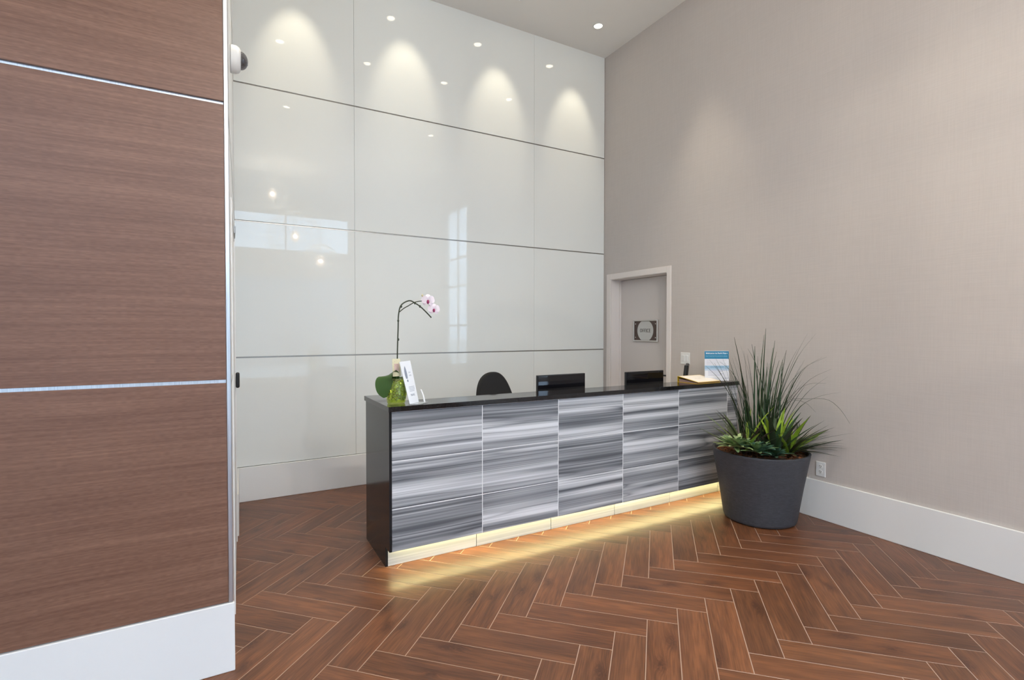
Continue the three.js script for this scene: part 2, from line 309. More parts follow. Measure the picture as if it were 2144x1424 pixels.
{
  const s = thing('office_sign', 'square brown sign with pale oval reading OFFICE on the door', 'sign', [0.15, 1.495, 0.578], -Math.PI / 2);
  const W = 0.40, Hh = 0.255, f = 0.016;
  const fr = std({ color: lin(0.62, 0.60, 0.57), roughness: 0.35, metalness: 0.6 }), br = std({ color: lin(0.085, 0.055, 0.045), roughness: 0.5 }), pale = std({ color: lin(0.56, 0.56, 0.54), roughness: 0.5 });
  mesh('plate', cbox(-W / 2 + f, -Hh / 2 + f, 0, W / 2 - f, Hh / 2 - f, 0.010, 0.001), br, s);
  for (const [a, b, c, e] of [[-W / 2, -Hh / 2, -W / 2 + f, Hh / 2], [W / 2 - f, -Hh / 2, W / 2, Hh / 2], [-W / 2 + f, -Hh / 2, W / 2 - f, -Hh / 2 + f], [-W / 2 + f, Hh / 2 - f, W / 2 - f, Hh / 2]]) mesh('frame', cbox(a, b, 0, c, e, 0.02, 0.003), fr, s);
  const ov = new THREE.Shape(), h = Hh / 2 - f - 0.002, R = 0.128;
  ov.absellipse(0, 0, R, h * 1.14, -Math.asin(1 / 1.14), Math.asin(1 / 1.14)); ov.absellipse(0, 0, R, h * 1.14, Math.PI - Math.asin(1 / 1.14), Math.PI + Math.asin(1 / 1.14)); ov.closePath();
  const o = extrude(ov, 0.003, 0, 24); o.translate(0, 0, 0.010); mesh('oval', o, pale, s);
  const tg = new TextGeometry('OFFICE', { font: sans, size: 0.038, depth: 0.002, curveSegments: 6, bevelEnabled: false }); tg.computeBoundingBox(); tg.scale(0.168 / (tg.boundingBox.max.x - tg.boundingBox.min.x), 1.05, 1); tg.computeBoundingBox(); tg.translate(-(tg.boundingBox.max.x + tg.boundingBox.min.x) / 2, -0.018, 0.013);
  mesh('lettering', tg, std({ color: lin(0.05, 0.045, 0.045), roughness: 0.5 }), s);
  for (const sx of [-1, 1]) for (const sy of [-1, 1]) { const c = cyl(0.006, 0.007, 0.004, 12); c.rotateX(Math.PI / 2); c.translate(sx * (W / 2 - 0.038), sy * (Hh / 2 - 0.048), 0.012); mesh('screw', c, fr, s); }
}

// ------------------------------------------------------------------ reception desk
const TX = [-3.236, -2.6175, -1.999, -1.3805, -0.762, -0.1435, -0.004], ZD = 1.92, ZK = 1.824;
const TY = [0.128, 0.391, 0.689, 0.996];
{
  const d = thing('reception_desk', 'long reception desk with banded grey marble tiles and glowing base', 'desk', [0, 0, 0]);
  const core = poly([[1.69, 0], [ZK - 0.012, 0], [ZK - 0.012, 0.178], [ZD - 0.012, 0.178], [ZD - 0.0125, 0.1281], [ZD - 0.0008, 0.1281], [ZD - 0.0008, 0.998], [1.69, 0.998]]);   // z, y
  const prof = (shape, x0, x1) => { const g = extrude(shape, x1 - x0); g.rotateY(-Math.PI / 2); g.translate(x1, 0, 0); return boxUV(g.index ? g.toNonIndexed() : g); };
  mesh('body', prof(core, -3.235, -0.004), M.tileGrout, d);
  mesh('side_panel', prof(poly([[1.322, 0], [ZK, 0], [ZK, 0.128], [ZD + 0.001, 0.128], [ZD + 0.001, 0.998], [1.322, 0.998]]), -3.253, -3.237), M.blackLam, d);
  mesh('side_pier', bx(-3.236, 0, 1.325, -3.165, 0.998, 1.689), M.blackLam, d);
  const g2 = 0.0024;
  for (let c = 0; c < 6; c++) {
    for (let r = 0; r < 3; r++) {
      const g = cbox(TX[c] + (c ? g2 : 0), TY[r] + (r ? g2 : 0), ZD - 0.0115, TX[c + 1] - g2, TY[r + 1] - g2, ZD, 0.0007);
      boxUV(g, rr(0, 2.2), rr(0, 2.4)); mesh('marble_tile', g, M.marble, d);
    }
    const k = cbox(TX[c] + (c ? g2 : 0), 0.001, ZK - 0.0115, TX[c + 1] - g2, 0.177, ZK, 0.0007); boxUV(k, rr(0, 2.2), 1.06 + 0.03 * c); mesh('kick_tile', k, M.paleMarble, d);
  }
  const led = mesh('led_strip', bx(-3.22, 0.168, 1.832, -0.02, 0.1775, 1.848), M.led, d);
  led.userData.label = 'warm glowing light strip hidden under the tiles';
  const L = new THREE.RectAreaLight(LED_COLOR, LED_POWER, 3.2, 0.016); L.position.set(-1.62, 0.1665, 1.84); L.lookAt(-1.62, 0, 1.84); L.name = 'led_strip_lamp'; scene.add(L);
  mesh('work_surface', cbox(-3.16, 0.72, 1.12, -0.004, 0.75, 1.689, 0.003), M.plain, d);
  for (const x of [-2.3, -1.15]) mesh('support_panel', bx(x - 0.012, 0, 1.2, x + 0.012, 0.72, 1.689), M.plain, d);
}
const SLAB = 1.03;
{
  const g = extrudeY([[-3.263, 1.316], [-3.158, 1.316], [-3.158, 1.688], [-0.003, 1.688], [-0.003, 1.936], [-3.259, 1.936]], 0.9985, SLAB);
  tag(mesh('granite_countertop', g, M.granite), 'polished black granite counter slab along the top of the desk', 'countertop');
}

// ------------------------------------------------------------------ things behind the desk
{
  const c = thing('office_chair', 'black office chair with rounded back behind the desk', 'chair', [-2.05, 0, 0.98]);
  const s = new THREE.Shape(); s.moveTo(-0.165, 0); s.bezierCurveTo(-0.17, 0.18, -0.155, 0.30, -0.03, 0.315); s.bezierCurveTo(0.09, 0.325, 0.125, 0.17, 0.185, 0.02); s.lineTo(0.17, -0.1); s.lineTo(-0.15, -0.1); s.closePath();
  const b = extrude(s, 0.04, 0.015, 24); b.rotateX(-0.08); b.translate(0.0, 0.80, 0.02); mesh('backrest', b, M.fabric, c);
  mesh('seat', moved(rbox(0.46, 0.08, 0.44, 0.035, 3), 0, 0.46, -0.16), M.fabric, c);
  mesh('back_support', tube([[0, 0.44, -0.04], [0, 0.5, 0.075], [0, 0.72, 0.075], [0, 0.84, 0.045]], 0.018), M.blackPlastic, c);
  mesh('column', moved(cyl(0.026, 0.03, 0.32), 0, 0.26, -0.16), M.blackPlastic, c);
  for (let i = 0; i < 5; i++) { const a = i * 2 * Math.PI / 5; mesh('leg', tube([[0, 0.11, -0.16], [0.15 * Math.cos(a), 0.10, -0.16 + 0.15 * Math.sin(a)], [0.27 * Math.cos(a), 0.075, -0.16 + 0.27 * Math.sin(a)]], 0.016, 10), M.blackPlastic, c); const w = cyl(0.03, 0.03, 0.04, 16); w.rotateX(Math.PI / 2); w.rotateY(-a); w.translate(0.27 * Math.cos(a), 0.031, -0.16 + 0.27 * Math.sin(a)); mesh('caster', w, M.blackPlastic, c); }
}
function monitor(label, x, z, turn, w, h, top, curved) {
  const m = thing('monitor', label, 'monitor', [x, 0.75, z], turn, 'monitors behind the desk');
  const yc = top - 0.75 - h / 2;
  mesh('housing', moved(rbox(w, h, 0.022, 0.004), 0, yc, 0), M.blackPlastic, m);
  mesh('back_shell', moved(rbox(w - 0.012, h - 0.012, 0.006, 0.002), 0, yc, 0.013), M.blackGloss, m);
  if (curved) mesh('hinge_cover', tube([[-w * 0.32, yc - 0.01, 0.012], [0, yc + 0.012, 0.03], [w * 0.46, yc + 0.018, 0.012]], 0.006, 20), M.blackPlastic, m);
  mesh('neck', moved(rbox(0.06, yc - h * 0.2, 0.018, 0.004), 0, (yc - h * 0.2) / 2, -0.012), M.blackPlastic, m);
  mesh('foot', moved(rbox(0.22, 0.012, 0.16, 0.004), 0, 0.006, -0.01), M.blackPlastic, m);
}
monitor('glossy black monitor in the middle behind the counter', -1.685, 1.5, 0.01, 0.486, 0.30, 1.133, false);
monitor('matte black monitor in front of the office door, right of the other', -0.755, 1.5, 0.0, 0.465, 0.29, 1.123, true);

// ------------------------------------------------------------------ things on the counter
{ // glass vase
  const v = thing('glass_vase', 'crackled yellow-green glass vase on the left end of the counter', 'vase', [-3.172, SLAB, 1.80]);
  const pts = [[0.001, 0], [0.050, 0], [0.056, 0.006], [0.066, 0.06], [0.066, 0.11], [0.058, 0.148], [0.052, 0.163], [0.049, 0.163], [0.054, 0.146], [0.061, 0.108], [0.061, 0.06], [0.050, 0.012], [0.001, 0.010]];
  const g = lathe(pts, 44), P = g.attributes.position;
  for (let i = 0; i < P.count; i++) { const x = P.getX(i), y = P.getY(i), z = P.getZ(i), a = Math.round(Math.atan2(z, x) * 7), r = 1 + 0.09 * (hash2(a + 99, Math.round(y * 130), 4) - 0.5) * (y > 0.012 ? 1 : 0); P.setXYZ(i, x * r, y, z * r); }
  const cr = toCreasedNormals(g, 0.2);
  mesh('glass', cr, phys({ color: lin(0.86, 0.92, 0.45), transmission: 0.95, thickness: 0, roughness: 0.04, ior: 1.5 }), v);
  [['lime_chips', [0.42, 0.52, 0.06], 0.2, 250], ['amber_chips', [0.20, 0.20, 0.02], 0.2, 230], ['silver_chips', [0.62, 0.72, 0.75], 0.8, 150]].forEach(([name, c, metal, n]) => {
    const chips = [];
    for (let i = 0; i < n; i++) {
      const y = 0.012 + 0.13 * Math.sqrt(rnd()), a = name === 'silver_chips' ? rr(0.2, 1.9) : rnd() * 6.283, rad = 0.047 + 0.009 * Math.sin((y - 0.01) / 0.14 * Math.PI) - (metal > 0.5 ? -0.0015 : rr(0.001, 0.006)), k = new THREE.TetrahedronGeometry(rr(0.005, 0.011));
      k.rotateX(rnd() * 6); k.rotateY(rnd() * 6); k.translate(rad * Math.cos(a), y, rad * Math.sin(a)); chips.push(k);
    }
    const m = mesh(name, merge(chips), phys({ color: lin(...c), roughness: 0.12, metalness: metal }), v); m.userData.kind = 'stuff';
  });
}
// ribbon leaf along a curve: widths w(t), V-fold f
function leaf(pts, width, fold = 0.25, side = null, seg = 14, wf = (t) => Math.pow(Math.sin(Math.PI * Math.min(1, 0.12 + 0.88 * t)), 0.7)) {
  const cv = new THREE.CatmullRomCurve3(pts.map((p) => (p.isVector3 ? p : V(...p)))), pos = [], uv = [], idx = [];
  for (let i = 0; i <= seg; i++) {
    const t = i / seg, p = cv.getPointAt(t), tg = cv.getTangentAt(t), up = V(0, 1, 0);
    let s = side ? side.clone() : new THREE.Vector3().crossVectors(tg, up); if (s.lengthSq() < 1e-5) s = V(1, 0, 0); s.addScaledVector(tg, -s.dot(tg)).normalize();
    const n = new THREE.Vector3().crossVectors(s, tg).normalize(), w = width * wf(t) / 2;
    for (const [k, q] of [[-1, fold], [0, 0], [1, fold]]) { const P = p.clone().addScaledVector(s, k * w).addScaledVector(n, q * w * 1); pos.push(P.x, P.y, P.z); uv.push(k / 2 + 0.5, t); }
  }
  for (let i = 0; i < seg; i++) for (let k = 0; k < 2; k++) { const a = i * 3 + k, b = a + 3; idx.push(a, a + 1, b, a + 1, b + 1, b); }
  const g = new THREE.BufferGeometry(); g.setAttribute('position', new THREE.Float32BufferAttribute(pos, 3)); g.setAttribute('uv', new THREE.Float32BufferAttribute(uv, 2)); g.setIndex(idx); g.computeVertexNormals(); return g;
}
const leafMat = (r, g, b, rough = 0.5) => phys({ color: lin(r, g, b), roughness: rough, side: THREE.DoubleSide, transmission: 0.12, thickness: 0 });
{ // orchid
  const o = thing('orchid', 'orchid with two pink-white flowers on a tall arching stem', 'plant', [-3.172, SLAB, 1.80]);
  const at = (x, y, z = 1.80) => [x + 3.172, y - SLAB, z - 1.80];
  const stemMat = std({ color: lin(0.035, 0.045, 0.025), roughness: 0.6 });
  mesh('stem', tube([at(-3.163, 1.10), at(-3.164, 1.2), at(-3.163, 1.35), at(-3.158, 1.505), at(-3.153, 1.61), at(-3.136, 1.662), at(-3.08, 1.691), at(-3.047, 1.677), at(-3.012, 1.656), at(-2.973, 1.622), at(-2.934, 1.583)], 0.0042, 60), stemMat, o);
  mesh('flower_spike', tube([at(-3.152, 1.614), at(-3.12, 1.640), at(-3.094, 1.655), at(-3.049, 1.680), at(-3.0, 1.690), at(-2.966, 1.685, 1.795), at(-2.93, 1.650, 1.795)], 0.003, 36), stemMat, o);
  for (const [x, y] of [[-3.157, 1.44], [-3.157, 1.56], [-3.137, 1.652], [-3.046, 1.676], [-3.012, 1.655]]) { const n = new THREE.SphereGeometry(0.0065, 10, 8); n.scale(1, 1.4, 1); const q = at(x, y); n.translate(...q); mesh('stem_node', n, stemMat, o); }
  mesh('support_stick', moved(cyl(0.002, 0.002, 0.16, 8), 0.0, 0.2, 0.012), stemMat, o);
  const pw = phys({ color: lin(0.88, 0.79, 0.86), roughness: 0.55, side: THREE.DoubleSide, transmission: 0.2, thickness: 0 }), magenta = std({ color: lin(0.32, 0.03, 0.12), roughness: 0.5 });
  const flower = (x, y, z, s) => {
    const c = V(...at(x, y, z)), face = V(-0.25, 0.05, 1).normalize(), rt = new THREE.Vector3().crossVectors(V(0, 1, 0), face).normalize(), up = new THREE.Vector3().crossVectors(face, rt);
    const centre = new THREE.SphereGeometry(0.006 * s, 10, 8); centre.translate(c.x, c.y, c.z); const f = mesh('flower', centre, magenta, o);
    for (const [ang, len, wd] of [[90, 0.042, 0.034], [15, 0.044, 0.050], [165, 0.044, 0.050], [-42, 0.040, 0.032], [222, 0.040, 0.032]]) {
      const a = ang * Math.PI / 180, dir = rt.clone().multiplyScalar(Math.cos(a)).addScaledVector(up, Math.sin(a)), side = new THREE.Vector3().crossVectors(face, dir);
      mesh('petal', leaf([c, c.clone().addScaledVector(dir, len * 0.5 * s).addScaledVector(face, 0.006), c.clone().addScaledVector(dir, len * s).addScaledVector(face, -0.003)], wd * s, -0.12, side, 8, (t) => Math.sqrt(Math.max(0.02, 1 - Math.pow(2 * t - 1.05, 2)))), pw, f);
    }
    const lip = new THREE.SphereGeometry(0.011 * s, 12, 10); lip.scale(0.8, 1.25, 0.9); lip.translate(...c.clone().addScaledVector(face, 0.009).addScaledVector(up, -0.009 * s).toArray()); mesh('lip', lip, magenta, f);
  };
  flower(-2.961, 1.694, 1.81, 1.0); flower(-2.922, 1.637, 1.815, 0.9);
  for (const [x, y] of [[-2.996, 1.728], [-2.985, 1.718]]) { const b = new THREE.SphereGeometry(0.008, 10, 8); b.scale(0.8, 1.2, 0.8); b.translate(...at(x, y)); mesh('bud', b, std({ color: lin(0.62, 0.55, 0.35), roughness: 0.6 }), o); }
  const big = leaf([at(-3.17, 1.175), at(-3.205, 1.218), at(-3.245, 1.20, 1.81), at(-3.262, 1.13, 1.82), at(-3.250, 1.075, 1.825)], 0.125, 0.08, V(0.72, 0.42, 0.55), 22, (t) => Math.pow(Math.max(0, Math.sin(Math.PI * (0.06 + 0.92 * t))), 0.62));
  const lm = leafMat(0.045, 0.11, 0.02, 0.3); mesh('leaf', big, lm, o);
  mesh('leaf', leaf([at(-3.165, 1.17), at(-3.15, 1.195, 1.78), at(-3.125, 1.195, 1.75), at(-3.11, 1.18, 1.72)], 0.04, 0.1), lm, o);
  const rootM = std({ color: lin(0.05, 0.045, 0.03), roughness: 0.9 }), roots = [];
  for (let i = 0; i < 14; i++) { const a = rnd() * 6.28; roots.push(tube([[0, 0.12, 0], [0.02 * Math.cos(a), 0.155, 0.02 * Math.sin(a)], [0.045 * Math.cos(a + 0.5), rr(0.15, 0.172), 0.045 * Math.sin(a + 0.5)]], 0.003, 8, 5)); }
  const rm = mesh('roots', merge(roots), rootM, o); rm.userData.kind = 'stuff';
  const tagTex = canvasTex(128, 256, (x) => { x.fillStyle = '#e3dcb8'; x.fillRect(0, 0, 128, 256); x.fillStyle = '#dcc3b4'; x.fillRect(26, 70, 80, 110); x.fillStyle = '#c79aa0'; for (let i = 0; i < 5; i++) x.fillRect(34, 84 + i * 18, 62, 5); x.fillStyle = '#8d8f6a'; for (let i = 0; i < 26; i++) x.fillRect((i * 53) % 120, (i * 97) % 250, 4, 4); });
  const tg = new THREE.BoxGeometry(0.05, 0.112, 0.001); const ct = mesh('care_tag', tg, [0, 0, 0, 0, 1, 0].map((k) => (k ? std({ map: tagTex, roughness: 0.6 }) : std({ color: lin(0.75, 0.72, 0.55), roughness: 0.6 }))), o); ct.position.set(...at(-3.176, 1.262, 1.822)); ct.rotation.set(-0.05, -0.12, 0.02); ct.userData.label = 'cream printed care tag';
}
function canvasTex(w, h, draw) { const c = document.createElement('canvas'); c.width = w; c.height = h; draw(c.getContext('2d')); const t = new THREE.CanvasTexture(c); t.colorSpace = THREE.SRGBColorSpace; return t; }
// a thin printed card from four corners (bl, br, tr, tl), with thickness
function card(bl, br, tr, tl, th) {
  const P = [bl, br, tr, tl].map((p) => V(...p)), n = new THREE.Vector3().crossVectors(P[1].clone().sub(P[0]), P[3].clone().sub(P[0])).normalize(), Q = P.map((p) => p.clone().addScaledVector(n, -th));
  const quad = (a, b, c, d, u) => { const g = new THREE.BufferGeometry(); g.setAttribute('position', new THREE.Float32BufferAttribute([a, b, c, a, c, d].flatMap((p) => p.toArray()), 3)); g.setAttribute('uv', new THREE.Float32BufferAttribute([0, 0, 1, 0, 1, 1, 0, 0, 1, 1, 0, 1], 2)); g.computeVertexNormals(); return g; };
  return { front: quad(...P), body: merge([quad(Q[1], Q[0], Q[3], Q[2]), quad(P[1], P[0], Q[0], Q[1]), quad(P[2], P[1], Q[1], Q[2]), quad(P[3], P[2], Q[2], Q[3]), quad(P[0], P[3], Q[3], Q[0])]) };
}
{ // slanted brochure card in a clear holder
  const b = thing('brochure_stand', 'white notice card in a slanted clear holder beside the vase', 'sign', [0, 0, 0]);
  const t = canvasTex(256, 512, (x) => {
    x.fillStyle = '#eef1f6'; x.fillRect(0, 0, 256, 512);
    x.fillStyle = '#8b93a3'; x.beginPath(); x.moveTo(58, 210); x.bezierCurveTo(40, 150, 60, 80, 92, 56); x.bezierCurveTo(112, 110, 110, 170, 96, 212); x.closePath(); x.fill(); x.beginPath(); x.arc(84, 236, 16, 0, 7); x.fill();
    x.fillStyle = '#8d95a4'; x.font = '26px sans-serif'; x.fillText('OUR', 140, 150); x.fillText('PARK', 140, 186);
    x.fillStyle = '#a8aebb'; for (let i = 0; i < 4; i++) x.fillRect(70, 310 + i * 17, i === 3 ? 132 : 150, 6);
    x.fillStyle = '#7d8594'; x.font = 'bold 34px sans-serif'; x.fillText('TRAVEL', 72, 424);
  });
  const c = card([-3.114, SLAB + 0.004, 1.900], [-3.030, SLAB + 0.004, 1.825], [-3.078, 1.303, 1.797], [-3.172, 1.300, 1.873], 0.002);
  const body = mesh('card', c.front, std({ map: t, roughness: 0.5 }), b); mesh('card_back', c.body, std({ color: lin(0.8, 0.82, 0.85), roughness: 0.5 }), body);
  const h = card([-3.116, SLAB + 0.0005, 1.897], [-3.032, SLAB + 0.0005, 1.822], [-3.084, 1.30, 1.790], [-3.178, 1.297, 1.866], 0.003);
  mesh('holder_back', merge([h.front, h.body]), M.acrylic, b);
  const f = card([-3.112, SLAB + 0.0045, 1.903], [-3.056, SLAB + 0.0045, 1.93], [-2.975, SLAB + 0.0045, 1.853], [-3.028, SLAB + 0.0045, 1.827], 0.003); mesh('holder_foot', merge([f.front, f.body]), M.acrylic, b);
  const lp = tube([[-3.012, SLAB + 0.008, 1.885], [-3.018, SLAB + 0.05, 1.874], [-3.03, SLAB + 0.088, 1.862]], 0.006, 12); const clip = mesh('clip', lp, M.white, b); clip.userData.label = 'small white clip';
}
{ // welcome sign
  const s = thing('welcome_sign', 'blue and white printed welcome sign standing at the right end of the counter', 'sign', [-0.2, SLAB, 1.848], -0.49);
  const t = canvasTex(512, 680, (x) => {
    x.fillStyle = '#e9eaf0'; x.fillRect(0, 0, 512, 680);
    x.fillStyle = '#2e86ad'; x.fillRect(0, 8, 512, 176); x.fillStyle = '#ffffff'; x.font = 'bold 44px sans-serif'; x.fillText('Welcome to Park Place', 26, 72, 460);
    x.fillStyle = '#a9d3e6'; x.font = '30px sans-serif'; x.fillText('Our Front Desk is currently closed', 26, 130, 460);
    x.fillStyle = '#cfcdd6'; for (let i = 0; i < 5; i++) x.fillRect(40, 212 + i * 22, 420 - (i * 37) % 90, 6);
    x.fillStyle = '#9fc0d8'; x.fillRect(0, 336, 512, 74); x.fillStyle = '#c3d4e5'; x.fillRect(0, 410, 512, 40); x.fillStyle = '#6d93b4'; for (let i = 0; i < 2; i++) x.fillRect(120, 352 + i * 22, 280, 7);
    x.fillStyle = '#a2a5c4'; for (let i = 0; i < 5; i++) x.fillRect(70, 436 + i * 28, 360 - (i * 53) % 120, 7);
    x.fillStyle = '#7480a0'; x.fillRect(400, 618, 90, 8);
  });
  const w = 0.232, h = 0.282;
  const p = new THREE.BoxGeometry(w - 0.008, h - 0.008, 0.0012); const paper = mesh('poster', p, [0, 0, 0, 0, 1, 0].map((k) => (k ? std({ map: t, roughness: 0.45 }) : M.white)), s); paper.position.set(0, h / 2 + 0.004, 0.003); paper.rotation.x = -0.05;
  const a = cbox(-w / 2, 0, -0.0012, w / 2, h, 0.0012, 0.0006); const ac = mesh('acrylic_back', a, M.acrylic, s); ac.rotation.x = -0.05;
  mesh('acrylic_foot', cbox(-w / 2, 0, -0.062, w / 2, 0.003, -0.0015, 0.0008), M.acrylic, s);
}
{ // ring binder lying flat, thick at the spine
  const b = thing('ring_binder', 'yellow ring binder with white cover lying on the counter', 'binder', [-0.392, SLAB, 1.815], 0.03);
  const w = 0.30, d = 0.228, hs = 0.05, yel = std({ color: lin(0.62, 0.40, 0.03), roughness: 0.45 }), cov = canvasTex(512, 400, (x) => { x.fillStyle = '#f2e3c8'; x.fillRect(0, 0, 512, 400); x.fillStyle = '#f6efe6'; x.fillRect(26, 14, 462, 350); x.fillStyle = '#b8a890'; x.font = '24px sans-serif'; x.fillText('GUEST BOOK', 170, 190); x.fillRect(210, 206, 90, 4); });
  const side = (pts, x0, x1) => { const g = extrude(poly(pts), x1 - x0); g.rotateY(-Math.PI / 2); g.translate(x1, 0, 0); return g.index ? g.toNonIndexed() : g; };
  mesh('bottom_cover', side([[-d / 2, 0], [d / 2, 0], [d / 2, 0.003], [-d / 2, 0.003]], -w / 2, w / 2), yel, b);
  const top = mesh('top_cover', side([[-d / 2, hs], [d / 2, 0.012], [d / 2, 0.015], [-d / 2, hs + 0.003]], -w / 2, w / 2), yel, b);
  const sh = new THREE.PlaneGeometry(w - 0.012, Math.hypot(d, hs - 0.012) - 0.012); sh.rotateX(-Math.PI / 2); sh.rotateX(Math.atan2(hs - 0.012, d)); sh.translate(0, (hs + 0.012) / 2 + 0.0038, 0);
  mesh('cover_sheet', sh, std({ map: cov, roughness: 0.5, side: THREE.DoubleSide }), top);
  mesh('spine', side([[-d / 2 - 0.004, 0], [-d / 2, 0], [-d / 2, hs + 0.003], [-d / 2 - 0.004, hs + 0.003]], -w / 2, w / 2), yel, b);
  mesh('pages', side([[-d / 2 + 0.01, 0.0035], [d / 2 - 0.012, 0.0035], [d / 2 - 0.012, 0.010], [-d / 2 + 0.01, 0.030]], -w / 2 + 0.008, w / 2 - 0.008), std({ color: lin(0.34, 0.22, 0.2), roughness: 0.9 }), b);
}
{ // small black handset in a grey cradle behind the binder
  const p = thing('phone_handset', 'small black handset leaning in a grey cradle behind the binder', 'phone', [-0.478, SLAB, 1.693 - 0.15]);
  p.position.set(-0.33, 0.75, 1.60);
  mesh('cradle', moved(rbox(0.12, 0.03, 0.1, 0.008), 0, 0.015, 0), std({ color: lin(0.05, 0.05, 0.055), roughness: 0.5 }), p);
  const st = moved(rbox(0.016, 0.34, 0.016, 0.005), 0, 0.19, 0.0); mesh('stand', st, M.blackPlastic, p);
  const hs = rbox(0.034, 0.13, 0.03, 0.008); hs.rotateZ(-0.16); hs.translate(0.0, 0.355, 0.004); mesh('handset', hs, M.blackPlastic, p);
  const gc = rbox(0.034, 0.13, 0.02, 0.008); gc.rotateZ(-0.14); gc.translate(0.035, 0.372, -0.012); mesh('grey_back', gc, std({ color: lin(0.11, 0.10, 0.095), roughness: 0.7 }), p);
}

// ------------------------------------------------------------------ planter and plants
const PC = [-0.402, 2.43], RIM = 0.552, SOIL = 0.525;
const rt = [0.873, 0.487], tw = [-0.487, 0.873];
const spot = (r, t) => [PC[0] + rt[0] * r + tw[0] * t, PC[1] + rt[1] * r + tw[1] * t];
{
  const p = thing('planter', 'large dark grey tapered planter standing by the desk end', 'planter', [PC[0], 0, PC[1]]);
  const prof = [[0.001, 0], [0.245, 0], [0.262, 0.008], [0.270, 0.03], [0.286, 0.14], [0.308, 0.28], [0.333, 0.42], [0.353, 0.535], [0.356, 0.548], [0.352, RIM], [0.340, RIM], [0.335, 0.545], [0.320, 0.46], [0.001, 0.46]];
  const g = lathe(prof, 72), P = g.attributes.position, uv = g.attributes.uv; for (let i = 0; i < P.count; i++) uv.setXY(i, uv.getX(i) * 2.4, P.getY(i));
  mesh('pot', g, M.pot, p);
  const bits = []; for (let i = 0; i < 420; i++) { const a = rnd() * 6.283, r = 0.315 * Math.sqrt(rnd()), c = new THREE.TetrahedronGeometry(rr(0.008, 0.02)); c.scale(1.6, 0.5, 1); c.rotateY(rnd() * 6); c.rotateX(rr(-0.4, 0.4)); c.translate(r * Math.cos(a), SOIL + rr(-0.004, 0.012), r * Math.sin(a)); bits.push(c); }
  const mulch = mesh('bark_mulch', merge(bits), std({ color: lin(0.20, 0.07, 0.025), roughness: 1 }), p); mulch.userData.kind = 'stuff';
  mesh('soil', moved(cyl(0.326, 0.32, SOIL - 0.46), 0, (SOIL + 0.46) / 2, 0), M.soil, p);
}
const keepOff = (v, m = 0.022) => { if (v.x > -m) v.x = -m; return v; };
